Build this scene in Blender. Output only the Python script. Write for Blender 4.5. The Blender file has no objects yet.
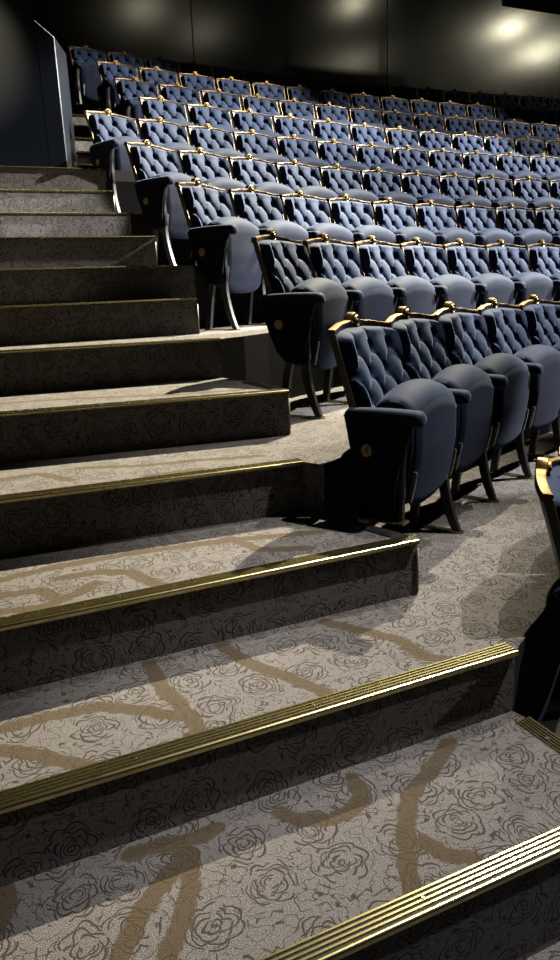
import bpy, bmesh, math, random
from mathutils import Vector, Matrix
PI = math.pi
sc = bpy.context.scene
COL = sc.collection
random.seed(4)
H = 0.2                                   # riser height

# ------------------------------------------------------------------ helpers
def obj(name, bm, mats, parent=None, smooth=True):
    me = bpy.data.meshes.new(name)
    bmesh.ops.recalc_face_normals(bm, faces=bm.faces)
    bm.to_mesh(me); bm.free()
    if smooth:
        me.polygons.foreach_set('use_smooth', [True] * len(me.polygons))
    for m in (mats if isinstance(mats, (list, tuple)) else [mats]):
        me.materials.append(m)
    o = bpy.data.objects.new(name, me)
    COL.objects.link(o)
    if parent: o.parent = parent
    return o

def tag(o, label=None, cat=None, group=None, kind=None):
    if label: o['label'] = label
    if cat: o['category'] = cat
    if group: o['group'] = group
    if kind: o['kind'] = kind
    return o

def empty(name, loc=(0, 0, 0), rz=0.0):
    o = bpy.data.objects.new(name, None); COL.objects.link(o)
    o.location = loc; o.rotation_euler = (0, 0, rz); o.empty_display_size = .1
    return o

def sharp(o, ang=35):
    me = o.data
    bm = bmesh.new(); bm.from_mesh(me)
    for e in bm.edges:
        if len(e.link_faces) == 2 and e.calc_face_angle(0) > math.radians(ang):
            e.smooth = False
    bm.to_mesh(me); bm.free()
    return o

def prism(bm, pts, z0, z1, mat=0):
    """vertical prism over a plan polygon"""
    lo = [bm.verts.new((x, y, z0)) for x, y in pts]; hi = [bm.verts.new((x, y, z1)) for x, y in pts]
    n = len(pts); fs = [bm.faces.new(hi), bm.faces.new(lo[::-1])]
    for i in range(n):
        fs.append(bm.faces.new((lo[i], lo[(i + 1) % n], hi[(i + 1) % n], hi[i])))
    for f in fs: f.material_index = mat
    return fs

def plate_x(bm, pts, x0, x1, bev=0.004, mat=0):
    """polygon in (y,z) extruded along x with a small bevel"""
    a = [bm.verts.new((x0, y, z)) for y, z in pts]; b = [bm.verts.new((x1, y, z)) for y, z in pts]
    n = len(pts); fs = [bm.faces.new(a[::-1]), bm.faces.new(b)]
    es = [e for f in fs for e in f.edges]
    for i in range(n): fs.append(bm.faces.new((a[i], a[(i + 1) % n], b[(i + 1) % n], b[i])))
    for f in fs: f.material_index = mat
    if bev: bmesh.ops.bevel(bm, geom=list(set(es)), offset=bev, segments=2, affect='EDGES', clamp_overlap=True)

def box(bm, c, s, bev=0.0, mat=0):
    r = bmesh.ops.create_cube(bm, size=1, matrix=Matrix.Translation(c) @ Matrix.Diagonal((*s, 1)))
    for v in r['verts']:
        for f in v.link_faces: f.material_index = mat
    if bev: bmesh.ops.bevel(bm, geom=list({e for v in r['verts'] for e in v.link_edges}), offset=bev, segments=2, affect='EDGES')

def loft(bm, loops, cap=True, mat=0):
    vs = [[bm.verts.new(p) for p in l] for l in loops]; n = len(loops[0])
    for a, b in zip(vs, vs[1:]):
        for i in range(n):
            f = bm.faces.new((a[i], a[(i + 1) % n], b[(i + 1) % n], b[i])); f.material_index = mat
    if cap:
        for f in (bm.faces.new(vs[0][::-1]), bm.faces.new(vs[-1])): f.material_index = mat
    return vs

def cyl_axis(bm, c, axis, r, h, seg=20, mat=0, dome=False):
    z = Vector(axis).normalized(); q = Vector((0, 0, 1)).rotation_difference(z).to_matrix().to_4x4()
    res = bmesh.ops.create_cone(bm, cap_ends=True, segments=seg, radius1=r, radius2=r * (.8 if dome else 1), depth=h,
                                matrix=Matrix.Translation(c) @ q)
    for v in res['verts']:
        for f in v.link_faces: f.material_index = mat

def interp(x, tab):
    for (a, va), (b, vb) in zip(tab, tab[1:]):
        if x <= b: return va + (vb - va) * max(0, (x - a) / (b - a))
    return tab[-1][1]

# ------------------------------------------------------------------ materials
def new_mat(name):
    m = bpy.data.materials.new(name); m.use_nodes = True
    nt = m.node_tree; b = nt.nodes['Principled BSDF']
    return m, nt, b
def N(nt, t, **kw):
    n = nt.nodes.new(t)
    for k, v in kw.items(): setattr(n, k, v)
    return n
def M(nt, op, a, b=None, c=None, clamp=False):
    n = nt.nodes.new('ShaderNodeMath'); n.operation = op; n.use_clamp = clamp
    for i, v in enumerate((a, b, c)):
        if v is None: continue
        if isinstance(v, (int, float)): n.inputs[i].default_value = v
        else: nt.links.new(v, n.inputs[i])
    return n.outputs[0]
def VM(nt, op, a, b=None, out=0):
    n = nt.nodes.new('ShaderNodeVectorMath'); n.operation = op
    for i, v in enumerate((a, b)):
        if v is None: continue
        if isinstance(v, (tuple, list)): n.inputs[i].default_value = v
        elif isinstance(v, (int, float)): n.inputs['Scale'].default_value = v
        else: nt.links.new(v, n.inputs[i])
    return n.outputs[out]
ALB = .62                                 # dark auditorium finishes
def mixc(nt, f, a, b):
    a, b = [tuple(v * ALB for v in q[:3]) + (1,) if isinstance(q, tuple) else q for q in (a, b)]
    n = nt.nodes.new('ShaderNodeMix'); n.data_type = 'RGBA'
    for s, v in ((n.inputs[0], f), (n.inputs[6], a), (n.inputs[7], b)):
        if isinstance(v, (int, float, tuple)): s.default_value = v
        else: nt.links.new(v, s)
    return n.outputs[2]
def smooth(nt, v, lo, hi):
    n = nt.nodes.new('ShaderNodeMapRange'); n.interpolation_type = 'SMOOTHSTEP'
    nt.links.new(v, n.inputs[0]); n.inputs[1].default_value = lo; n.inputs[2].default_value = hi
    return n.outputs[0]
def noise(nt, vec, scale, detail=2, dim='2D', rough=.5):
    n = N(nt, 'ShaderNodeTexNoise', noise_dimensions=dim); nt.links.new(vec, n.inputs['Vector'])
    n.inputs['Scale'].default_value = scale; n.inputs['Detail'].default_value = detail; n.inputs['Roughness'].default_value = rough
    return n

# distance from a point to a segment, as a node group
def seg_group():
    g = bpy.data.node_groups.new('segment_distance', 'ShaderNodeTree')
    for nm, ty in (('P', 'NodeSocketVector'), ('A', 'NodeSocketVector'), ('B', 'NodeSocketVector')):
        g.interface.new_socket(nm, in_out='INPUT', socket_type=ty)
    g.interface.new_socket('D', in_out='OUTPUT', socket_type='NodeSocketFloat')
    i = g.nodes.new('NodeGroupInput'); o = g.nodes.new('NodeGroupOutput')
    pa = VM(g, 'SUBTRACT', i.outputs[0], i.outputs[1]); ba = VM(g, 'SUBTRACT', i.outputs[2], i.outputs[1])
    t = M(g, 'DIVIDE', VM(g, 'DOT_PRODUCT', pa, ba, 1), VM(g, 'DOT_PRODUCT', ba, ba, 1), clamp=True)
    n = g.nodes.new('ShaderNodeVectorMath'); n.operation = 'SCALE'; g.links.new(ba, n.inputs[0]); g.links.new(t, n.inputs['Scale'])
    d = VM(g, 'LENGTH', VM(g, 'SUBTRACT', pa, n.outputs[0]), out=1)
    g.links.new(d, o.inputs[0])
    return g
SEG = seg_group()

RIBBONS = {
 0: [[(.139,1.164),(.197,1.238),(.24,1.279),(.299,1.326),(.34,1.358),(.327,1.396),(.264,1.411),(.217,1.411)], [(.223,1.121),(.272,1.186),(.31,1.252),(.336,1.333),(.327,1.396),(.391,1.388),(.423,1.401)], [(-.08,1.337),(-.051,1.391),(-.057,1.469)],
     [(.583,1.38),(.615,1.332),(.68,1.299),(.745,1.305),(.794,1.34),(.805,1.408)], [(1.125,1.413),(1.028,1.351),(.901,1.284),(.822,1.189),(.767,1.098),(.725,1.014)], [(.839,1.138),(.858,1.084),(.902,1.052),(.919,1.005)]],
 1: [[(-.016,1.748),(.106,1.752),(.231,1.733),(.322,1.669),(.396,1.599),(.43,1.581)], [(-.022,1.661),(.052,1.604),(.122,1.53),(.189,1.459)], [(.407,1.89),(.403,1.745),(.422,1.641),(.434,1.549),(.423,1.48)],
     [(.634,1.897),(.666,1.75),(.735,1.626),(.792,1.498)], [(.983,1.881),(1.053,1.779),(1.125,1.664),(1.124,1.56),(1.17,1.503)]],
 2: [[(.037,2.139),(.149,2.125),(.193,2.019),(.134,1.991),(.029,2.02)], [(.217,2.191),(.339,2.178),(.423,2.129),(.458,2.018),(.508,1.93)], [(.306,2.087),(.254,2.049),(.193,2.019)], [(.047,2.27),(.232,2.297),(.495,2.29),(.805,2.245),(1.115,2.158)], [(.812,2.265),(.857,2.101),(1.011,2.033)]],
 4: [[(.1,3.40),(.5,3.30),(.9,3.12),(1.2,3.06)], [(-.5,3.5),(.1,3.40)]],
 3: [[(.107,2.769),(.251,2.78),(.337,2.622)], [(.402,2.791),(.613,2.691),(.845,2.655),(1.074,2.585)], [(.599,2.52),(.794,2.51)], [(-.3,2.7),(.107,2.769)]],
}

def carpet(name, ribbons=None, free=True):
    m, nt, b = new_mat(name)
    uv = N(nt, 'ShaderNodeUVMap', uv_map='UVMap').outputs[0]
    # a gentle warp so nothing is perfectly regular
    w1 = noise(nt, uv, 9, 2)
    warp = VM(nt, 'SCALE', VM(nt, 'SUBTRACT', w1.outputs['Color'], (.5, .5, .5)), .035)
    P = VM(nt, 'ADD', uv, warp)
    S = 6.9
    def roses(offset, scale):
        q = VM(nt, 'SCALE', VM(nt, 'ADD', P, offset), scale)
        v = N(nt, 'ShaderNodeTexVoronoi', voronoi_dimensions='2D', feature='F1'); nt.links.new(q, v.inputs['Vector'])
        v.inputs['Scale'].default_value = 1; v.inputs['Randomness'].default_value = .55
        d = VM(nt, 'SUBTRACT', q, v.outputs['Position'])
        sx = N(nt, 'ShaderNodeSeparateXYZ'); nt.links.new(d, sx.inputs[0])
        hue = N(nt, 'ShaderNodeSeparateColor'); nt.links.new(v.outputs['Color'], hue.inputs[0])
        ang = M(nt, 'ADD', M(nt, 'ARCTAN2', sx.outputs[1], sx.outputs[0]), M(nt, 'MULTIPLY', hue.outputs[0], 6.28))
        r = v.outputs['Distance']
        wob = noise(nt, q, 2.6, 1)
        r2 = M(nt, 'ADD', r, M(nt, 'MULTIPLY', M(nt, 'SUBTRACT', wob.outputs[0], .5), .16))
        def petals(freq, count, amp, phase, w, rmax):
            lob = M(nt, 'ABSOLUTE', M(nt, 'SINE', M(nt, 'ADD', M(nt, 'MULTIPLY', ang, count / 2), phase)))
            k = M(nt, 'SUBTRACT', r2, M(nt, 'MULTIPLY', lob, amp))
            dd = M(nt, 'ABSOLUTE', M(nt, 'SUBTRACT', k, freq))
            return M(nt, 'SUBTRACT', 1.0, smooth(nt, dd, w * .45, w * 1.05))
        ln = None
        for (rad, cnt, amp, ph, w) in ((.045, 2, .03, .3, .020), (.10, 3, .05, 1.1, .020), (.175, 4, .06, 2.0, .021), (.25, 5, .07, .6, .021), (.34, 6, .07, 1.5, .022)):
            pl = petals(rad, cnt, amp, ph, w, 1)
            ln = pl if ln is None else M(nt, 'MAXIMUM', ln, pl)
        # inner creases: short spiral strokes between the petal rims
        spv = M(nt, 'FRACT', M(nt, 'ADD', M(nt, 'MULTIPLY', r2, 4.2), M(nt, 'MULTIPLY', ang, .477)))
        cre = M(nt, 'SUBTRACT', 1.0, smooth(nt, M(nt, 'ABSOLUTE', M(nt, 'SUBTRACT', spv, .5)), .03, .075))
        cre = M(nt, 'MULTIPLY', cre, smooth(nt, noise(nt, q, 5.0, 0).outputs[0], .50, .56))
        ln = M(nt, 'MAXIMUM', ln, M(nt, 'MULTIPLY', cre, .8))
        brk = smooth(nt, noise(nt, q, 4.5, 0).outputs[0], .30, .38)
        return M(nt, 'MULTIPLY', ln, brk), r
    l1, r1 = roses((.13, .31, 0), S)
    # squiggles in the gaps between the roses
    sq = noise(nt, uv, 26, 1)
    sql = M(nt, 'SUBTRACT', 1.0, smooth(nt, M(nt, 'ABSOLUTE', M(nt, 'SUBTRACT', sq.outputs[0], .5)), .010, .024))
    sql = M(nt, 'MULTIPLY', sql, smooth(nt, r1, .44, .48))
    lines = M(nt, 'MAXIMUM', l1, sql)
    # tufted pile: fine speckle
    sp = noise(nt, uv, 420, 2, rough=.7); sp2 = noise(nt, uv, 90, 3, rough=.7)
    base = mixc(nt, smooth(nt, sp.outputs[0], .38, .64), (.058, .052, .049, 1), (.262, .243, .232, 1))
    base = mixc(nt, M(nt, 'MULTIPLY', smooth(nt, sp2.outputs[0], .45, .7), .35), base, (.09, .076, .066, 1))
    # ochre ribbons that wander across the roses
    if ribbons is not None:
        wv = VM(nt, 'ADD', uv, VM(nt, 'SCALE', VM(nt, 'SUBTRACT', noise(nt, uv, 30, 2).outputs['Color'], (.5, .5, .5)), .022))
        best = None
        for line in ribbons:
            for p, q in zip(line, line[1:]):
                g = nt.nodes.new('ShaderNodeGroup'); g.node_tree = SEG
                nt.links.new(wv, g.inputs[0]); g.inputs[1].default_value = (*p, 0); g.inputs[2].default_value = (*q, 0)
                # z of the UV is zero already
                best = g.outputs[0] if best is None else M(nt, 'MINIMUM', best, g.outputs[0])
        rib = M(nt, 'SUBTRACT', 1.0, smooth(nt, best, .019, .027))
    else:
        nn = noise(nt, VM(nt, 'ADD', uv, (3.7, 1.9, 0)), 1.9, 1)
        rib = M(nt, 'SUBTRACT', 1.0, smooth(nt, M(nt, 'ABSOLUTE', M(nt, 'SUBTRACT', nn.outputs[0], .5)), .02, .032))
    ochre = mixc(nt, smooth(nt, sp.outputs[0], .3, .7), (.040, .027, .012, 1), (.100, .070, .033, 1))
    c = mixc(nt, M(nt, 'MULTIPLY', lines, .88), base, (.032, .0235, .0165, 1))
    c = mixc(nt, M(nt, 'MULTIPLY', rib, .85), c, ochre)
    nt.links.new(c, b.inputs['Base Color'])
    b.inputs['Roughness'].default_value = .95
    b.inputs['Specular IOR Level'].default_value = .1
    b.inputs['Sheen Weight'].default_value = .05; b.inputs['Sheen Roughness'].default_value = .5
    bp = N(nt, 'ShaderNodeBump'); bp.inputs['Strength'].default_value = .5; bp.inputs['Distance'].default_value = .004
    hgt = M(nt, 'SUBTRACT', sp.outputs[0], M(nt, 'MULTIPLY', lines, .5))
    nt.links.new(hgt, bp.inputs['Height']); nt.links.new(bp.outputs[0], b.inputs['Normal'])
    return m
CARPET = carpet('rose_carpet')
PLAIN = carpet('rose_carpet_plain', [[(90, 90), (91, 91)]])
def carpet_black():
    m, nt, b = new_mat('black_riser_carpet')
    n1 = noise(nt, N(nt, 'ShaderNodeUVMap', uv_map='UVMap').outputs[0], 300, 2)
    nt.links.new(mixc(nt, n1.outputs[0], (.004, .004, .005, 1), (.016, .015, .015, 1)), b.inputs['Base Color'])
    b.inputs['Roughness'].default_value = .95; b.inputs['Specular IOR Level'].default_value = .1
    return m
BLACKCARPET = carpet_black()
CARPETS = {k: carpet('rose_carpet_%d' % k, v) for k, v in RIBBONS.items()}

def velvet(name, col, sheen=.6, tint=(.55, .7, 1, 1), rough=.75, spec=.08):
    m, nt, b = new_mat(name)
    tc = N(nt, 'ShaderNodeTexCoord').outputs['Object']
    n1 = noise(nt, tc, 14, 3, '3D'); n2 = noise(nt, tc, 260, 1, '3D')
    c = mixc(nt, smooth(nt, n1.outputs[0], .3, .7), tuple(v * .82 for v in col[:3]) + (1,), tuple(min(1, v * 1.2) for v in col[:3]) + (1,))
    nt.links.new(c, b.inputs['Base Color'])
    b.inputs['Roughness'].default_value = rough; b.inputs['Specular IOR Level'].default_value = spec
    b.inputs['Sheen Weight'].default_value = sheen; b.inputs['Sheen Roughness'].default_value = .35; b.inputs['Sheen Tint'].default_value = tint
    bp = N(nt, 'ShaderNodeBump'); bp.inputs['Strength'].default_value = .15; bp.inputs['Distance'].default_value = .002
    nt.links.new(n2.outputs[0], bp.inputs['Height']); nt.links.new(bp.outputs[0], b.inputs['Normal'])
    return m
VELVET = velvet('navy_velvet', (.0165, .0285, .064), .12)
ARMVEL = velvet('navy_velvet_arm', (.006, .011, .026), .12)
SEATVEL_SHADE = velvet('navy_velvet_nap_shade', (.0088, .0165, .039), .08)  # same velvet; the nap's darker look on folded seats is put into the colour
PANCLOTH = velvet('slate_cloth', (.0078, .0110, .025), .04, rough=.9)

def metal(name, col, rough, metallic=1.0, bump=0.0):
    m, nt, b = new_mat(name)
    tc = N(nt, 'ShaderNodeTexCoord').outputs['Object']
    n1 = noise(nt, tc, 35, 3, '3D')
    c = mixc(nt, smooth(nt, n1.outputs[0], .35, .75), col, tuple(v * .72 for v in col[:3]) + (1,))
    nt.links.new(c, b.inputs['Base Color']); b.inputs['Metallic'].default_value = metallic
    r = N(nt, 'ShaderNodeMapRange'); nt.links.new(n1.outputs[0], r.inputs[0]); r.inputs[3].default_value = rough * .75; r.inputs[4].default_value = rough * 1.3
    nt.links.new(r.outputs[0], b.inputs['Roughness'])
    return m
BRASS = metal('brass', (.60, .53, .27, 1), .25)
GILT = metal('gilt', (.30, .20, .075, 1), .46)
BRONZE = metal('bronze_gilt_rail', (.105, .068, .030, 1), .46, .9)
STEEL = metal('brushed_steel', (.25, .25, .235, 1), .4, .8)
IRON = metal('black_iron', (.006, .006, .008, 1), .42, .2)
BLACKRUB = metal('black_rubber', (.008, .008, .008, 1), .6, 0)
PLATE = metal('dull_brass_plate', (.30, .19, .07, 1), .45, .6)
INK = metal('dark_engraving', (.02, .015, .01, 1), .6, 0)
SHELL = metal('black_back_shell', (.003, .0035, .006, 1), .55, 0)
TRIM = metal('pale_edge_trim', (.20, .19, .16, 1), .5, .3)
ENDPANEL = velvet('black_end_panel', (.003, .0035, .006), .03, rough=.8)

def paint(name, col, rough, seams=None):
    m, nt, b = new_mat(name)
    tc = N(nt, 'ShaderNodeTexCoord').outputs['Object']
    n1 = noise(nt, tc, 1.3, 4, '3D'); n2 = noise(nt, tc, 60, 3, '3D')
    c = mixc(nt, smooth(nt, n1.outputs[0], .3, .7), col, tuple(v * 1.35 for v in col[:3]) + (1,))
    nt.links.new(c, b.inputs['Base Color'])
    r = N(nt, 'ShaderNodeMapRange'); nt.links.new(n1.outputs[0], r.inputs[0]); r.inputs[3].default_value = rough * .88; r.inputs[4].default_value = rough * 1.15
    nt.links.new(r.outputs[0], b.inputs['Roughness'])
    bp = N(nt, 'ShaderNodeBump'); b.inputs['Specular IOR Level'].default_value = .28
    bp.inputs['Strength'].default_value = .05; bp.inputs['Distance'].default_value = .006
    nt.links.new(n2.outputs[0], bp.inputs['Height']); nt.links.new(bp.outputs[0], b.inputs['Normal'])
    return m
WALL = paint('navy_satin_wall', (.0022, .0029, .0042, 1), .165)
WALLBLUE = paint('navy_partition', (.0026, .0050, .0110, 1), .33)
CEIL = paint('dark_ceiling', (.012, .012, .014, 1), .8)

# ------------------------------------------------------------------ rows (arcs in plan)
W0 = [0.5333,0.5305,0.532,0.53,0.5251,0.5318,0.5292,0.5322,0.5268]
SX = [1.4576,1.6269,1.5942,1.5552,1.4966,2.1845,2.2192,2.2938,2.207]
SY = [2.5302,3.6609,4.7335,5.7099,6.6337,7.3828,8.4052,9.4814,10.6709]
HD = [0.629,0.5633,0.4955,0.4231,0.346,0.2688,0.2139,0.1824,0.1646]
KA = [0.1336,0.1266,0.1107,0.0888,0.0657,0.0489,0.0376,0.0324,0.032]
LEV = [.2, .6, 1.0, 1.4, 1.8, 2.115, 2.531, 2.975, 3.455]
ROW0 = dict(w=.53, sx=1.70, sy=1.727, hd=.70, ka=.40)
def arc(i, s, off=0.0):
    sx, sy, hd, k = (ROW0['sx'], ROW0['sy'], ROW0['hd'], ROW0['ka']) if i < 0 else (SX[i], SY[i], HD[i], KA[i])
    a = hd - k * s
    x = sx - (math.sin(a) - math.sin(hd)) / k; y = sy + (math.cos(a) - math.cos(hd)) / k
    return x - math.sin(a) * off, y + math.cos(a) * off, a

# ------------------------------------------------------------------ tiers and steps
XL = -1.42
NY = {-3: -.46, -2: .02, -1: .50, 0: .983, 1: 1.449, 2: 1.928, 3: 2.47, 4: 3.03, 5: 3.68, 6: 4.12, 7: 4.52, 8: 4.925, 9: 5.46, 10: 5.89, 11: 6.18, 12: 6.80, 13: 7.36, 14: 7.90, 15: 8.46, 16: 9.05, 17: 9.66}
FRONT = {}
def tier_front(k):
    """front edge polyline of the odd level k, from the aisle's far side along the row"""
    i = (k - 1) // 2
    head = {1: [(XL, 1.449), (1.383, 1.449), (1.70, 1.645)], 3: [(XL, 2.55), (.0, 2.487), (1.175, 2.40), (1.22, 2.315), (1.41, 2.44)],
            5: [(XL, 3.86), (.22, 3.69), (1.287, 3.563)]}.get(k, [(XL, NY[k]), (1.34, NY[k])] + ([(1.95, NY[k])] if k >= 11 else []))
    if k == 7: head = [(XL, 4.52), (1.5, 4.56)]
    if k == -1: head = [(XL, .5), (1.2, .5)]
    pts = list(head); s = -1.2
    off = -.86
    while s < 13:
        x, y, a = arc(i, s, off)
        if x > pts[-1][0] + .06: pts.append((x, y))
        s += .25
        if k == -1 and s > 5: break
        if x > 11.5: break
    return pts
LV = {k: (-.26 if k == -1 else LEV[(k - 1) // 2]) for k in range(-1, 18, 2)}
FR = {k: tier_front(k) for k in LV}
# beyond the last tier the floor runs to the back wall
WALLPTS = []
s = -4.2
while s < 15:
    x, y, a = arc(8, s, .98); WALLPTS.append((x, y)); s += .4

def uv_planar(o):
    me = o.data; uvl = me.uv_layers.new(name='UVMap')
    for p in me.polygons:
        n = p.normal
        for li in p.loop_indices:
            v = me.vertices[me.loops[li].vertex_index].co
            if abs(n.z) > .5: u = (v.x, v.y)
            else:
                t = Vector((-n.y, n.x)); 
                if abs(t.x) > abs(t.y) and t.x < 0: t = -t
                u = (v.x * t.x + v.y * t.y + 5.3, v.z + 2.71 * round(v.y - v.z * 0 if False else p.center.y, 2) + 9.1)
            uvl.data[li].uv = u

def fill_poly(bm, front, back, z0, z1):
    """strip between two polylines (both run left to right)"""
    pts = front + back[::-1]
    vs = [bm.verts.new((x, y, z1)) for x, y in pts]
    es = [bm.edges.new((vs[i], vs[(i + 1) % len(vs)])) for i in range(len(vs))]
    bmesh.ops.triangle_fill(bm, edges=es, use_beauty=True)
    lo = [bm.verts.new((x, y, z0)) for x, y in pts]
    for i in range(len(pts)):
        j = (i + 1) % len(pts); bm.faces.new((vs[i], vs[j], lo[j], lo[i]))

def nosing(bm, a, b, z, inward, width=.054, lip=.010, screws=True):
    """ribbed brass stair edging from a to b (plan points); inward = unit vector onto the tread. slots: 0 brass, 1 black"""
    a = Vector((*a, 0)); b = Vector((*b, 0)); inn = Vector((*inward, 0))
    prof = [(-.012, -lip, 0), (-.012, -.002, 0)] + [(-.0055 + .0075 * math.cos(math.radians(t)), -.0015 + .0075 * math.sin(math.radians(t)), 0) for t in (165, 145, 125, 105, 85)]
    u = -.002; prof.append((u, .0050, 0)); nr = 4; pit = (width - .006) / nr
    for r in range(nr):
        u0 = u + r * pit
        prof += [(u0 + pit * .06, .0008, 1), (u0 + pit * .54, .0008, 1), (u0 + pit * .60, .0052, 0), (u0 + pit * .98, .0052, 0)]
    prof += [(width - .006, .001, 0), (width - .006, -.004, 0), (-.006, -.004, 0), (-.006, -lip, 0)]
    rows = []
    for P in (a, b): rows.append([bm.verts.new(P + inn * q[0] + Vector((0, 0, z + q[1]))) for q in prof])
    n = len(prof)
    for i in range(n):
        j = (i + 1) % n
        f = bm.faces.new((rows[0][i], rows[0][j], rows[1][j], rows[1][i]))
        f.material_index = 1 if (prof[i][2] == 1 and prof[j][2] == 1) else 0
    bm.faces.new(rows[0][::-1]); bm.faces.new(rows[1])
    if screws:
        L = (b - a).length; m = max(1, int(L / .42))
        for k in range(m):
            P = a + (b - a) * ((k + .6) / m) + inn * (width * .42)
            cyl_axis(bm, (P.x, P.y, z + .0055), (0, 0, 1), .0045, .003, 10, 0, True)

STEPWORD = {}
def level_z(k): return {11: 2.2, 12: 2.33, 13: 2.531, 14: 2.75, 15: 2.975, 16: 3.21, 17: 3.455}.get(k, k * H)

ordt = {-1: 'lowest floor tier, in darkness under the chair cut off at the right edge', 1: 'carpeted floor tier carrying the chairs beside the number 4 plate',
        3: 'carpeted floor tier carrying the second complete row of chairs', 5: 'bright carpeted floor tier carrying the third complete row of chairs',
        7: 'carpeted floor tier carrying the fourth complete row of chairs', 9: 'carpeted floor tier carrying the fifth complete row of chairs',
        11: 'carpeted floor tier carrying the sixth row of chairs, beside the partition', 13: 'carpeted floor tier carrying the seventh row of chairs',
        15: 'carpeted floor tier carrying the eighth row of chairs', 17: 'topmost floor tier, against the dark back wall'}
for k in sorted(LV):
    z = LV[k]; fr = FR[k]
    nxt = FR[k + 2] if k + 2 in FR else WALLPTS
    bm = bmesh.new()
    fill_poly(bm, fr, nxt, z - (.42 if k < 17 else .5), z)
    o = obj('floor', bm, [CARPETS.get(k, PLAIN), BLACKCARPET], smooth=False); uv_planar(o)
    for p in o.data.polygons:                    # risers facing the rows or right of the aisle take black, the rest the pattern
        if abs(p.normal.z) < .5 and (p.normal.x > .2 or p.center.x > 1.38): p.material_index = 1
    tag(o, ordt[k], 'floor', kind='structure')
    if k in (1, 3, 5, 7, 9, 11, 13, 15, 17):
        bm = bmesh.new()
        seg = {1: [(XL, 1.449), (1.383, 1.449)], 3: [(XL, 2.55), (0, 2.487), (1.175, 2.40)], 5: [(XL, 3.86), (.22, 3.69), (1.287, 3.563)]}.get(k, [(XL, NY[k]), (1.34 if k < 9 else 1.36, NY[k] + (.04 if k == 7 else 0))])
        zz = z
        if k == 11: continue
        if k > 11: seg = [(.6, NY[k]), (1.95, NY[k])]
        for a, b in zip(seg, seg[1:]):
            d = Vector((b[0] - a[0], b[1] - a[1])).normalized()
            nosing(bm, a, b, zz, (-d.y, d.x))
        sharp(obj('nosing', bm, [BRASS, BLACKRUB], o))

# aisle steps between the tiers: a carpeted block, brass nosing in front and brass edging along its open side
wordk = {0: 'lowest aisle step in the picture, its brass nosing crossing the bottom right corner', 2: 'carpeted aisle step ending beside the end chair with the number 4 plate',
         4: 'carpeted aisle step ending beside the end chair of the second complete row', 6: 'black-fronted aisle step ending beside the end chair of the third complete row',
         8: 'carpeted aisle step ending beside the end chair of the fourth complete row', 10: 'grey patterned aisle step just below the partition landing',
         11: 'carpeted landing step under the dark partition', 12: 'short grey step right behind the dark partition', 14: 'middle grey step in the gap behind the partition',
         16: 'uppermost grey step in the gap behind the partition', -2: 'aisle step below the lowest one with a visible nosing'}
for k in (0, 2, 4, 6, 8, 10, 11, 12, 14, 16):
    zt = level_z(k); under = LV[k - 1] if k != 11 else LV[11]
    if k == 0: pts = [(XL, .983), (1.40, .983), (1.392, 1.40), (1.383, 1.449), (XL, 1.449)]
    elif k == 2: pts = [(XL, 1.932), (1.362, 1.915), (1.272, 2.185), (1.222, 2.313), (1.175, 2.40), (0, 2.487), (XL, 2.55)]
    elif k == 4: pts = [(XL, 3.30), (.154, 3.05), (1.352, 2.894), (1.334, 3.30), (1.29, 3.555), (.22, 3.69), (XL, 3.86)]
    elif k == 6: pts = [(XL, 4.16), (1.345, 4.08), (1.335, 4.555), (XL, 4.52)]
    elif k == 8: pts = [(XL, 4.93), (1.36, 4.93), (1.34, 5.46), (XL, 5.46)]
    elif k == 10: pts = [(XL, 5.89), (1.325, 5.89), (1.325, 6.18), (XL, 6.18)]
    elif k == 11: pts = [(XL, 6.18), (1.35, 6.18), (1.93, 6.3), (1.93, 7.36), (XL, 7.36)]
    elif k == 12: pts = [(.9, 6.80), (1.9, 6.80), (1.9, 7.36), (.9, 7.36)]
    else: pts = [(.6, NY[k]), (1.9, NY[k]), (1.9, NY[k + 1]), (.6, NY[k + 1])]
    if k == 12: under = 2.2
    bm = bmesh.new(); prism(bm, pts, under, zt)
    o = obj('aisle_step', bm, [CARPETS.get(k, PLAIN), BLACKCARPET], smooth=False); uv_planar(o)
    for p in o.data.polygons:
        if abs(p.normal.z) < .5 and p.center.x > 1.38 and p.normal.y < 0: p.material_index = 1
    tag(o, wordk[k], 'step', 'carpeted steps of the aisle', kind=None)
    bm = bmesh.new()
    fr = pts[:2] if k not in (4,) else pts[:3]
    for a, b in zip(fr, fr[1:]):
        d = Vector((b[0] - a[0], b[1] - a[1])).normalized()
        nosing(bm, a, b, zt, (-d.y, d.x))
    sharp(obj('nosing', bm, [BRASS, BLACKRUB], o))
    if k in (0, 2, 4, 6, 8, 10):
        j = 1 if k != 4 else 2
        a, b = pts[j], pts[j + 1]
        d = Vector((b[0] - a[0], b[1] - a[1])).normalized()
        bm = bmesh.new(); nosing(bm, a, b, zt, (-d.y, d.x), width=.05, screws=False)
        for f in bm.faces:
            if f.calc_center_median().to_2d().dot(Vector((-d.y, d.x))) - Vector(a).dot(Vector((-d.y, d.x))) > .006 and k != 0: f.material_index = 1
        for t in (.35, .75):
            P = Vector(a).lerp(Vector(b), t) + Vector((-d.y, d.x)) * .026
            cyl_axis(bm, (P.x, P.y, zt + .006), (0, 0, 1), .007, .002, 12, 1)
        sharp(obj('side_nosing', bm, [BRASS, BLACKRUB], o))
        bm = bmesh.new(); box(bm, (a[0] + .001, a[1] - .001, (under + zt) / 2 - .014), (.008, .008, zt - under - .036), .001)
        obj('corner_trim', bm, TRIM, o)

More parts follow.
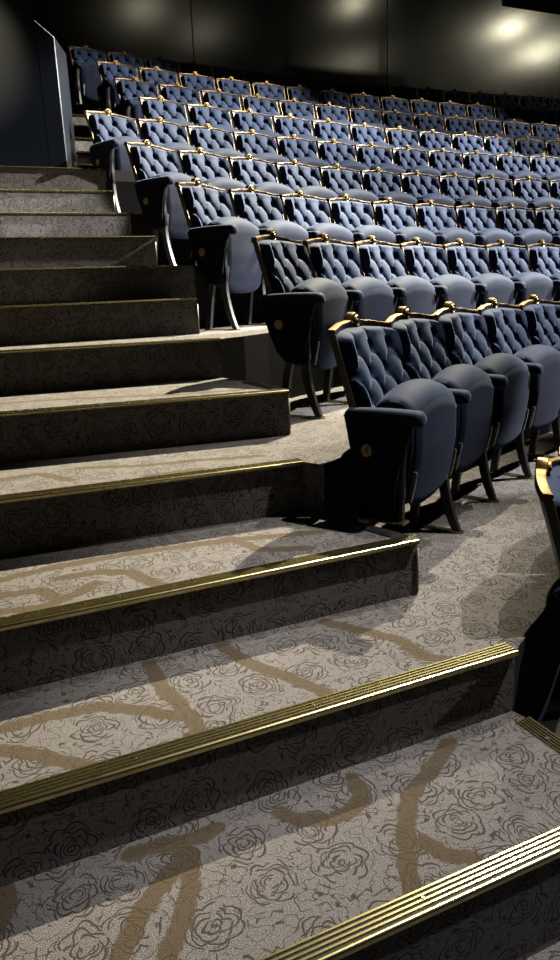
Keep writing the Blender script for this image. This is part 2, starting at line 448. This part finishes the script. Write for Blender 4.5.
# dark lower stairs in front of the lens (the photographer stands on these)
for k, nm in ((-2, 'aisle step the photographer stands on, below the picture'),):
    bm = bmesh.new(); fill_poly(bm, [(XL, -1.5), (6, -1.5)], [(XL, .5), (6, .5)], -.8, -.4)
    o = obj('floor', bm, CARPET, smooth=False); uv_planar(o); tag(o, 'carpeted floor at the foot of the stairs, below the picture', 'floor', kind='structure')

# ------------------------------------------------------------------ walls, ceiling, partition
ZC = 7.8
bm = bmesh.new()
inner = WALLPTS; outer = [(x, y + .25) for x, y in WALLPTS]
lo = [bm.verts.new((x, y, 2.6)) for x, y in inner]; hi = [bm.verts.new((x, y, ZC)) for x, y in inner]
lo2 = [bm.verts.new((x, y, 2.6)) for x, y in outer]; hi2 = [bm.verts.new((x, y, ZC)) for x, y in outer]
n = len(inner)
for i in range(n - 1):
    bm.faces.new((lo[i], lo[i + 1], hi[i + 1], hi[i])); bm.faces.new((lo2[i + 1], lo2[i], hi2[i], hi2[i + 1]))
    bm.faces.new((hi[i], hi[i + 1], hi2[i + 1], hi2[i])); bm.faces.new((lo[i + 1], lo[i], lo2[i], lo2[i + 1]))
for e in (0, n - 1): bm.faces.new((lo[e], hi[e], hi2[e], lo2[e]))
wb = obj('wall_back', bm, WALL); sharp(wb); tag(wb, 'dark navy satin back wall with soft yellow lamp glare', 'wall', kind='structure')
# raised cover strips over the panel joints
for s in (2.05, 5.6, 9.35, 12.6):
    x, y, a = arc(8, s, .98 - .004)
    bm = bmesh.new()
    r = bmesh.ops.create_cube(bm, size=1, matrix=Matrix.Translation((x, y, 5.6)) @ Matrix.Rotation(a, 4, 'Z') @ Matrix.Diagonal((.010, .010, 4.2, 1)))
    obj('joint_strip', bm, WALL, wb)
bm = bmesh.new(); prism(bm, [(XL - .2, -1.5), (XL, -1.5), (XL, 12.5), (XL - .2, 12.5)], -.8, ZC)
tag(obj('wall_left', bm, WALLBLUE, smooth=False), 'dark navy side wall left of the stairs', 'wall', kind='structure')
bm = bmesh.new(); prism(bm, [(XL - .2, -1.5), (14, -1.5), (14, 14), (XL - .2, 14)], ZC, ZC + .2)
tag(obj('ceiling', bm, CEIL, smooth=False), 'dark auditorium ceiling above the picture', 'ceiling', kind='structure')

# partition at the head of the lower flight: tall part, then a lower wing with a sloping top
bm = bmesh.new(); prism(bm, [(XL, 6.215), (.925, 6.215), (.925, 6.62), (XL, 6.62)], 2.207, ZC)
pw = obj('wall_partition', bm, WALLBLUE, smooth=False)
tag(pw, 'tall dark navy partition standing across the head of the stairs', 'wall', kind='structure')
bm = bmesh.new()
P = [(.925, 6.215, 3.23), (1.062, 6.215, 3.125), (1.235, 6.75, 3.17), (.925, 6.75, 3.32)]
lo = [bm.verts.new((x, y, 2.207)) for x, y, z in P]; hi = [bm.verts.new(p) for p in P]
bm.faces.new(hi); bm.faces.new(lo[::-1])
for i in range(4): bm.faces.new((lo[i], lo[(i + 1) % 4], hi[(i + 1) % 4], hi[i]))
bmesh.ops.bevel(bm, geom=[e for e in bm.edges], offset=.006, segments=1, affect='EDGES')
wg = obj('end_wing', bm, WALLBLUE, pw, smooth=False)

# black box hanging from the ceiling, top right corner of the view
hb = empty('hanging_loudspeaker', (8.74, 9.0, 5.02))
tag(hb, 'black box-shaped cabinet hanging at the top right in front of the back wall', 'speaker')
bm = bmesh.new(); box(bm, (0, 0, .35), (1.6, .6, .7), .012); obj('cabinet', bm, SHELL, hb)
bm = bmesh.new(); box(bm, (0, -.306, .35), (1.5, .014, .6), .004); obj('grille', bm, IRON, hb)
for sx in (-.6, .6):
    bm = bmesh.new(); box(bm, (sx, 0, .7 + (ZC - 4.93 - .7) / 2), (.03, .03, ZC - 4.93 - .7), .003); obj('hanger', bm, IRON, hb)

# ------------------------------------------------------------------ the chair
def shell_y(x, z):
    return -(.885 - z) * .30 - .72 * x * x

def crest_top(x):
    ax = abs(x)
    if ax < .034: return .905 + math.sqrt(max(0, .034 ** 2 - ax ** 2)) + .004
    if ax < .085: return .909 + .006 * (1 - (ax - .034) / .051)
    return .892 + .017 * (.5 + .5 * math.cos((ax - .085) / .165 * PI))
def crest_bot(x): return .866 + .020 * (1 - (abs(x) / .25) ** 1.6)

def backshell_mesh():
    bm = bmesh.new(); nx, nz = 12, 8; F = []; B = []
    for j in range(nz + 1):
        z = .36 + (.872 - .36) * j / nz
        hw = .243 - .012 * (1 - j / nz)
        F.append([bm.verts.new((hw * (2 * i / nx - 1), shell_y(hw * (2 * i / nx - 1), z) - .022, z)) for i in range(nx + 1)])
        B.append([bm.verts.new((hw * (2 * i / nx - 1), shell_y(hw * (2 * i / nx - 1), z) + .004, z)) for i in range(nx + 1)])
    for j in range(nz):
        for i in range(nx):
            bm.faces.new((F[j][i], F[j][i + 1], F[j + 1][i + 1], F[j + 1][i])); bm.faces.new((B[j][i + 1], B[j][i], B[j + 1][i], B[j + 1][i + 1]))
        bm.faces.new((F[j][0], F[j + 1][0], B[j + 1][0], B[j][0])); bm.faces.new((F[j + 1][nx], F[j][nx], B[j][nx], B[j + 1][nx]))
    for i in range(nx):
        bm.faces.new((F[nz][i], F[nz][i + 1], B[nz][i + 1], B[nz][i])); bm.faces.new((F[0][i + 1], F[0][i], B[0][i], B[0][i + 1]))
    return bm

def pillow(x, z):
    """diamond tufting: 0 in a seam, 1 on top of a lobe; plus a pit at each button"""
    ax, az = .140, .182
    zb = .812
    a = x / ax; b = (zb - z) / az
    if b < 0:                                    # pleats running up to the crest
        sA = abs(math.sin(PI * a)); v = sA ** .35
        f = min(1, -b / .28)
        p, q = a + b, a - b
        d = (abs(math.sin(PI * p)) * abs(math.sin(PI * q))) ** .30
        v = d * (1 - f) + v * f
        pit = math.exp(-((x - ax * round(a)) ** 2 + (z - zb) ** 2) / .00034)
        return v, pit
    p, q = a + b, a - b
    v = (abs(math.sin(PI * p)) * abs(math.sin(PI * q))) ** .30
    # nearest button
    best = 9
    for jj in (math.floor(b * 2) / 2, math.floor(b * 2) / 2 + .5):
        off = .5 if (round(jj * 2) % 2) else 0
        xx = (round(a - off) + off) * ax
        best = min(best, (x - xx) ** 2 + (z - (zb - jj * az)) ** 2)
    return v, math.exp(-best / .00034)

def cushion_mesh():
    bm = bmesh.new(); nx, nz = 60, 64; G = []
    z0, z1 = .425, .872
    for j in range(nz + 1):
        t = j / nz; row = []
        for i in range(nx + 1):
            s = 2 * i / nx - 1
            hw = .220 - .010 * (1 - t)
            x = s * hw
            zt = crest_bot(x) + .004 - .022 * max(0, (abs(s) - .74) / .26) ** 2.2
            z = z0 + (zt - z0) * t
            ex = (1 - abs(s)) * hw; ez = min((zt - z), (z - z0))
            e = min(ex, ez * 1.0)
            R = .016
            k = 1 - max(0, 1 - ex / R) ** 2; k2 = 1 - max(0, 1 - ez / R) ** 2
            edge = math.sqrt(max(0, k)) * math.sqrt(max(0, k2))
            v, pit = pillow(x, z)
            th = .018 + (.034 + .030 * v - .030 * pit) * edge
            belly = .012 * (1 - (2 * t - 1) ** 2) * (1 - s * s)
            row.append(bm.verts.new((x, shell_y(x, z) - .001 - th - belly * edge, z)))
        G.append(row)
    for j in range(nz):
        for i in range(nx): bm.faces.new((G[j][i], G[j][i + 1], G[j + 1][i + 1], G[j + 1][i]))
    # flat back so it is a solid
    ring = [G[0][i] for i in range(nx + 1)] + [G[j][nx] for j in range(1, nz + 1)] + [G[nz][i] for i in range(nx - 1, -1, -1)] + [G[j][0] for j in range(nz - 1, 0, -1)]
    bm.faces.new(ring[::-1])
    return bm

def crest_mesh():
    bm = bmesh.new(); n = 84; loops = []
    for i in range(n + 1):
        x = -.247 + .494 * i / n
        zt = crest_top(x); zb = crest_bot(x); y = shell_y(x, .885)
        yf = y - .026 - .004 * math.exp(-(x / .05) ** 2); yb = y + .006
        m = (zt + zb) / 2
        loops.append([(x, yf + .004, zb), (x, yf, zb + .004), (x, yf, m), (x, yf - .003, zt - .009), (x, yf - .001, zt - .002), (x, yf + .008, zt), (x, yb - .004, zt), (x, yb, zt - .006), (x, yb, zb)])
    vs = [[bm.verts.new(p) for p in l] for l in loops]; k = len(loops[0])
    for a, b in zip(vs, vs[1:]):
        for i in range(k):
            f = bm.faces.new((a[i], a[(i + 1) % k], b[(i + 1) % k], b[i])); f.material_index = 1 if i in (4, 5) else 0
    bm.faces.new(vs[0][::-1]); bm.faces.new(vs[-1])
    return bm

def medallion_mesh():
    bm = bmesh.new(); y0 = shell_y(0, .885) - .032; zc = .909
    prof = [(.0235, .006), (.0235, -.004), (.0205, -.009), (.0170, -.007), (.0150, -.003), (.0125, -.005), (.009, -.010), (.004, -.012)]
    rings = []
    for r, d in prof:
        rings.append([bm.verts.new((r * math.cos(2 * PI * q / 24), y0 + d, zc + r * math.sin(2 * PI * q / 24))) for q in range(24)])
    for a, b in zip(rings, rings[1:]):
        for i in range(24): bm.faces.new((a[i], a[(i + 1) % 24], b[(i + 1) % 24], b[i]))
    bm.faces.new(rings[-1]); bm.faces.new(rings[0][::-1])
    for s in (-1, 1):                            # scrolled leaves either side
        pts = [(s * (.020 + .045 * t), y0 + .004 + .002 * t, zc - .006 - .008 * t + .003 * math.sin(t * PI)) for t in [q / 8 for q in range(9)]]
        lp = []
        for q, p in enumerate(pts):
            r = .0068 * (1 - .75 * q / 8)
            lp.append([(p[0], p[1] + r * math.cos(2 * PI * w / 8), p[2] + r * math.sin(2 * PI * w / 8)) for w in range(8)])
        loft(bm, lp)
    return bm

def siderail_mesh(s):
    bm = bmesh.new(); lp = []
    for j in range(13):
        z = .50 + (.874 - .50) * j / 12; x = s * (.2425 - .010 * (1 - j / 12)); y = shell_y(x, z) - .006
        lp.append([(x - .003, y - .0195, z), (x + .003, y - .0195, z), (x + .003, y - .012, z), (x - .003, y - .012, z)])
    loft(bm, lp); return bm

def seat_zt(x): return .688 - .050 * (abs(x) / .228) ** 2.0
def seat_zb(x): return .212 + .050 * (abs(x) / .228) ** 2.6
def front_y(z): return interp(z, [(.20, -.325), (.24, -.336), (.34, -.358), (.45, -.372), (.60, -.372), (.70, -.366)])
def seat_mesh():
    bm = bmesh.new(); nx = 22; loops = []
    for i in range(nx + 1):
        s = 2 * i / nx - 1; s = math.copysign(abs(s) ** .8, s); x = s * .218
        e = (1 - abs(s)) * .218; sh = 1 - (1 - min(1, e / .022)) ** 2; sh = math.sqrt(max(0, sh)) * .14 + .86
        zt, zb = seat_zt(x), seat_zb(x)
        th = .175
        loop = []
        # front face upward, round top, down the back, round bottom
        for q in range(9):
            z = zb + .015 + (zt - .075 - zb - .015) * q / 8; loop.append((front_y(z), z))
        yf = front_y(zt - .075)
        for q in range(1, 12):                    # big rounded top
            t = PI * q / 12; loop.append((yf + th / 2 - th / 2 * math.cos(t), zt - .075 + .075 * math.sin(t)))
        for q in range(7):
            z = zt - .085 + (zb + .06 - zt + .085) * q / 6; loop.append((yf + th - .05 * q / 6, z))
        for q in range(1, 5):
            t = q / 5; loop.append((yf + th - .05 + (front_y(zb) + .012 - yf - th + .05) * t, zb + .06 - .06 * t ** .5))
        cy = sum(p[0] for p in loop) / len(loop); cz = sum(p[1] for p in loop) / len(loop)
        loops.append([(x, cy + (p[0] - cy) * sh, cz + (p[1] - cz) * (sh * .3 + .7)) for p in loop])
    loft(bm, loops); return bm

def pan_mesh():
    bm = bmesh.new(); nx, nz = 20, 18; hw = .204; F = []; B = []
    for j in range(nz + 1):
        rf = []; rb = []
        for i in range(nx + 1):
            s = 2 * i / nx - 1; x = s * hw
            zt = .622 - .040 * abs(s) ** 2.2 - .03 * max(0, (abs(s) - .85) / .15) ** 2; zb = seat_zb(x) + .004 + .02 * max(0, (abs(s) - .85) / .15) ** 2
            z = zb + (zt - zb) * j / nz
            e = min((1 - abs(s)) * hw, (zt - z), (z - zb)); d = .011 * math.sqrt(max(0, 1 - (1 - min(1, e / .014)) ** 2))
            rf.append(bm.verts.new((x, front_y(z) - .001 - d - .006 * (1 - s * s), z)))
        F.append(rf)
    for j in range(nz):
        for i in range(nx): bm.faces.new((F[j][i], F[j][i + 1], F[j + 1][i + 1], F[j + 1][i]))
    ring = [F[0][i] for i in range(nx + 1)] + [F[j][nx] for j in range(1, nz + 1)] + [F[nz][i] for i in range(nx - 1, -1, -1)] + [F[j][0] for j in range(nz - 1, 0, -1)]
    bm.faces.new(ring[::-1])
    return bm

def bracket_mesh(s):
    bm = bmesh.new(); x = s * .2065
    lp = []
    for q in range(9):
        z = .262 + .118 * q / 8; y = front_y(z) - .014
        w = .0075 * (1 if 0 < q < 8 else .7)
        lp.append([(x - w, y - .004, z), (x + w, y - .004, z), (x + w, y + .012, z), (x - w, y + .012, z)])
    loft(bm, lp)
    for z in (.275, .367): cyl_axis(bm, (x, front_y(z) - .019, z), (0, -1, 0), .0035, .003, 8)
    return bm

def armrest_mesh():
    bm = bmesh.new(); lp = []; n = 26
    for q in range(n + 1):
        t = .9 * q / 14 if q <= 14 else .9 + .1 * math.sin(PI / 2 * (q - 14) / 12); y = -.075 - .355 * t
        w = (.026 + .012 * t); hh = .021 + .009 * t
        tip = (t - .90) / .10; tail = (.06 - t) / .06
        k = max(.0, 1 - max(0, tip) ** 2.6) ** .42 if tip > 0 else (math.sqrt(max(.02, 1 - max(0, tail) ** 2)) if tail > 0 else 1)
        k = max(k, .08)
        zc = .592 + .005 * math.sin(t * PI) - .006 * t
        lp.append([(w * k * math.copysign(abs(math.cos(2 * PI * a / 16)) ** .75, math.cos(2 * PI * a / 16)), y, zc + hh * k * math.copysign(abs(math.sin(2 * PI * a / 16)) ** .8, math.sin(2 * PI * a / 16))) for a in range(16)])
    loft(bm, lp); return bm

def leg_mesh(zf=0.0, half=.013):
    """cast standard: upper web, swept front leg and rear leg"""
    bm = bmesh.new()
    web = [(-.10, .585), (-.375, .585), (-.372, .55), (-.352, .48), (-.345, .40), (-.348, .30), (-.33, .27), (-.29, .262), (-.22, .28), (-.17, .34), (-.13, .45)]
    plate_x(bm, web, -half, half, .003)
    def sweep(c, w0, w1):
        pts = []; back = []
        c = [p for p in c if p[1] >= zf - 1e-6]
        for q, (y, z) in enumerate(c):
            w = w0 + (w1 - w0) * q / (len(c) - 1); pts.append((y - w / 2, z)); back.append((y + w / 2, z))
        plate_x(bm, pts + back[::-1], -half, half, .003)
    sweep([(-.322, .30), (-.322, .25), (-.328, .20), (-.342, .14), (-.360, .08), (-.380, .03), (-.392, .006)], .045, .034)
    sweep([(-.24, .30), (-.225, .25), (-.215, .20), (-.205, .14), (-.196, .08), (-.190, .03), (-.186, .006)], .040, .034)
    return bm

def footplate_mesh(z=0.0, x0=-.016, x1=.016, y0=-.418, y1=-.16):
    bm = bmesh.new(); box(bm, ((x0 + x1) / 2, (y0 + y1) / 2, z + .0045), (x1 - x0, y1 - y0, .009), .002)
    for y in (y0 + .02, y1 - .02): cyl_axis(bm, ((x0 + x1) / 2, y, z + .011), (0, 0, 1), .006, .005, 10)
    return bm

def endpanel_mesh(zb=.28):
    bm = bmesh.new()
    if zb > .25: pts = [(-.085, .592), (-.392, .592), (-.388, .56), (-.366, .49), (-.345, .42), (-.338, .36), (-.33, .30), (-.29, .275), (-.22, .285), (-.175, .33), (-.14, .42), (-.11, .50)]
    else: pts = [(-.085, .592), (-.392, .592), (-.388, .56), (-.360, .49), (-.335, .42), (-.322, .34), (-.318, .26), (-.322, .205), (-.15, .205), (-.145, .30), (-.135, .42), (-.11, .50)]
    plate_x(bm, pts, -.034, -.013, .006)
    return bm

def numplate_mesh():
    bm = bmesh.new(); cyl_axis(bm, (-.036, -.195, .468), (-1, 0, 0), .0235, .006, 28)
    cyl_axis(bm, (-.0385, -.195, .468), (-1, 0, 0), .0190, .003, 28)
    return bm
def four_mesh():
    """a figure 4, read from the aisle (the -x side); +y is to the left of someone facing the plate"""
    bm = bmesh.new()
    def bar(a, b, w):
        a = Vector(a); b = Vector(b); d = (b - a).normalized(); n = Vector((-d.y, d.x)) * w / 2
        q = [a + n, a - n, b - n, b + n]
        lo = [bm.verts.new((-.0425, -.195 - p.x, .468 + p.y)) for p in q]; hi = [bm.verts.new((-.0395, -.195 - p.x, .468 + p.y)) for p in q]
        bm.faces.new(lo); bm.faces.new(hi[::-1])
        for i in range(4): bm.faces.new((lo[i], lo[(i + 1) % 4], hi[(i + 1) % 4], hi[i]))
    bar((.003, -.011), (.003, .012), .0042); bar((.0045, .0115), (-.009, -.0035), .0034); bar((-.0098, -.0040), (.009, -.0040), .0034)
    return bm

MESH = {}
def shared(name, key, fn, mats, parent, loc=(0, 0, 0), flat=False):
    if key not in MESH:
        o = obj(name, fn(), mats, parent); sharp(o, 50); MESH[key] = o.data
    else:
        o = bpy.data.objects.new(name, MESH[key]); COL.objects.link(o); o.parent = parent
    o.location = loc
    return o

def make_chair(kind='mid'):
    t = empty('theatre_chair')
    shared('back_shell', 'shell', backshell_mesh, SHELL, t)
    shared('backrest', 'cushion', cushion_mesh, VELVET, t)
    cr = shared('crest_rail', 'crest', crest_mesh, [BRONZE, GILT], t)
    shared('medallion', 'med', medallion_mesh, GILT, cr)
    shared('side_rail', 'railL', lambda: siderail_mesh(-1), BRONZE, t); shared('side_rail', 'railR', lambda: siderail_mesh(1), BRONZE, t)
    st = shared('seat', 'seat', seat_mesh, SEATVEL_SHADE, t)
    shared('seat_pan', 'pan', pan_mesh, PANCLOTH, t)
    shared('hinge_bracket', 'brL', lambda: bracket_mesh(-1), STEEL, t); shared('hinge_bracket', 'brR', lambda: bracket_mesh(1), STEEL, t)
    shared('armrest', 'arm', armrest_mesh, ARMVEL, t, (-.266, 0, 0))
    if kind == 'four':
        lg = shared('leg', 'leg4', lambda: leg_mesh(.2), IRON, t, (-.266, 0, 0))
        shared('foot_plate', 'foot4', lambda: footplate_mesh(.2, -.035, .018, -.36, -.16), BRASS, lg)
    else:
        lg = shared('leg', 'leg', leg_mesh, IRON, t, (-.266, 0, 0))
        shared('foot_plate', 'foot', footplate_mesh, BRASS, lg)
    if kind in ('end', 'four'):
        ep = shared('end_panel', 'end' + kind, (lambda: endpanel_mesh()) if kind == 'end' else (lambda: endpanel_mesh(.2)), ENDPANEL, t, (-.266, 0, 0))
        npl = shared('number_plate', 'np', numplate_mesh, PLATE, ep)
        if kind == 'four':
            npl2 = shared('figure_four', 'four', four_mesh, INK, ep); npl2['label'] = 'dark engraved figure 4'
        npl['label'] = 'round brass number plate'
    return t

def copy_tree(o, parent=None):
    c = o.copy(); COL.objects.link(c); c.parent = parent
    for ch in KIDS.get(o.name, []): copy_tree(ch, c)
    return c

proto = {k: make_chair(k) for k in ('four', 'end', 'mid')}
KIDS = {}
for o in list(COL.objects):
    if o.parent: KIDS.setdefault(o.parent.name, []).append(o)
used = set()
TURN = {0: -.06, 1: .08, 2: .10, 3: .10, 4: .05}
FWD = {0: (.88, -.052), 1: (1, -.012), 2: (1, -.05), 3: (1, -.06), 4: (1, -.04)}
def place(kind, i, s, z, label, dz=0):
    x, y, a = arc(i, s)
    if s == 0: a += TURN.get(i, 0)
    if kind in used: t = copy_tree(proto[kind])
    else: t = proto[kind]; used.add(kind)
    t.location = (x, y, z); t.rotation_euler = (0, 0, a)
    if s == 0 and i in FWD:                      # end standards sit a little differently on each curved row
        for ch in [c for c in COL.objects if c.parent == t and c.name.split('.')[0] in ('armrest', 'leg', 'end_panel')]:
            ch.scale = (1, FWD[i][0], 1); ch.location.y += FWD[i][1]
    tag(t, label, 'chair', 'tufted navy tip-up theatre chairs in rows')
    return t

ROWN = ['the nearest complete row', 'the second complete row up', 'the third complete row up', 'the fourth complete row up', 'the fifth complete row up',
        'the sixth row up', 'the seventh row up', 'the eighth row up', 'the topmost row']
ORD = ['', 'second', 'third', 'fourth', 'fifth', 'sixth', 'seventh', 'eighth', 'ninth', 'tenth', 'eleventh', 'twelfth', 'thirteenth', 'fourteenth', 'fifteenth', 'sixteenth', 'seventeenth', 'eighteenth', 'nineteenth']
COUNT = [6, 8, 10, 11, 13, 13, 14, 16, 18]
for i in range(9):
    for j in range(COUNT[i]):
        if i == 0 and j == 0: lab = 'navy tufted chair with a brass number 4 plate on its black end panel'
        elif j == 0: lab = 'aisle-end navy tufted chair with gilt crest in ' + ROWN[i]
        elif i == 8: lab = ORD[j] + ' chair from the aisle in the topmost row, shadowed navy under a gilt crest'
        else: lab = ORD[j] + ' navy tufted chair from the aisle in ' + ROWN[i]
        place('four' if (i == 0 and j == 0) else ('end' if j == 0 else 'mid'), i, j * W0[i], LEV[i], lab)
for j, nm in ((1, 'second'), (2, 'third'), (3, 'fourth')):
    place('mid', -1, j * .53, -.26, nm + ' navy chair from the aisle on the lowest tier, outside the picture')
place('end', -1, 0, -.26, 'gilt-crested navy chair cut off by the right edge, on the lowest tier')

# ------------------------------------------------------------------ lights: house spots in the ceiling, plus a few added fill spots
def spot(loc, target, watts, angle, blend=.4, size=.06, col=(1, .93, .80)):
    l = bpy.data.lights.new('house_or_fill_spot', 'SPOT'); l.energy = watts; l.spot_size = math.radians(angle); l.spot_blend = blend; l.shadow_soft_size = size; l.color = col
    o = bpy.data.objects.new('house_or_fill_spot', l); COL.objects.link(o); o.location = loc
    o.rotation_euler = (Vector(target) - Vector(loc)).to_track_quat('-Z', 'Y').to_euler()
    return o
ZL = 7.45
K = 3.6
YEL = (1, .90, .68)
spot((6.6, 6.2, ZL), (.3, 4.7, 1.0), 8200 * K, 46, .9, .05, YEL)         # key over the stairs, from behind the risers
spot((5.2, .9, ZL), (1.45, 1.45, .0), 1200 * K, 21, .7, .035, (1, .97, .94))   # lower stairs, steep
spot((4.4, 2.7, ZL), (1.6, 2.3, .3), 700 * K, 24, .9, .05, (1, .94, .86))   # added fill over the middle treads, no lamp known there
spot((11.5, -.2, 6.2), (.9, .72, .05), 950 * K, 13, .7, .05, (1, .96, 1))  # lower stairs, raking from the right
spot((12.0, 4.4, ZL), (5.05, 6.35, 2.0), 8200 * K, 34, .22, .06, (1, .98, .94))
spot((9.4, 2.5, ZL), (4.15, 4.2, 1.2), 4600 * K, 24, .2, .05, (1, .97, .94))  # added spot to brighten the second row, no lamp known at this position
spot((8.2, 5.3, ZL), (3.2, 8.8, 3.1), 3400 * K, 34, .6, .06)
spot((12.0, 4.0, ZL), (7.3, 9.0, 3.0), 2000 * K, 25, .5, .06)
for loc, tgt, e in (((6.6, 6.2, ZL), (3.39, 11.8, 5.35), 45), ((8.2, 5.3, ZL), (4.26, 11.9, 5.13), 26), ((12.0, 4.0, ZL), (7.13, 12.0, 4.98), 50),
                    ((9.65, 7.9, ZL), (7.14, 12.0, 5.9), 60), ((13.4, 6.75, ZL), (10.5, 11.9, 5.8), 260), ((15.1, 4.8, ZL), (11.1, 11.8, 5.4), 330)):
    spot(loc, tgt, e, 50, .9, .13, (1, .93, .66))
spot((1.0, -1.0, ZL), (.84, 5.64, 1.80), 1700 * K, 6.6, .25, .05, (1, .98, .96))
spot((.2, -1.4, ZL), (.45, 6.2, 2.95), 900 * K, 6, 1, .05, (1, .93, .66))  # added spot that makes the yellow glow on the partition, not a known lamp
w = bpy.data.worlds.new('world'); sc.world = w; w.use_nodes = True
w.node_tree.nodes['Background'].inputs[0].default_value = (.55, .65, .9, 1)
w.node_tree.nodes['Background'].inputs[1].default_value = .015

# ------------------------------------------------------------------ camera
cd = bpy.data.cameras.new('camera'); cam = bpy.data.objects.new('camera', cd); COL.objects.link(cam)
fw = Vector((.39460, .88104, -.26094)); rt = Vector((.90794, -.41763, -.03705)); up = rt.cross(fw)
rt = fw.cross(up).normalized(); fw.normalize(); up = rt.cross(fw).normalized()
mat = Matrix((rt, up, -fw)).transposed().to_4x4(); mat.translation = (0, 0, 1.2536)
cam.matrix_world = mat
cd.sensor_fit = 'VERTICAL'; cd.sensor_height = 36; cd.lens = 36 * 717.84 / 960; cd.clip_start = .05
sc.camera = cam
sc.view_settings.view_transform = 'Standard'; sc.view_settings.look = 'None'; sc.view_settings.gamma = 1; sc.view_settings.exposure = 0.0
sc.view_settings.use_curve_mapping = False
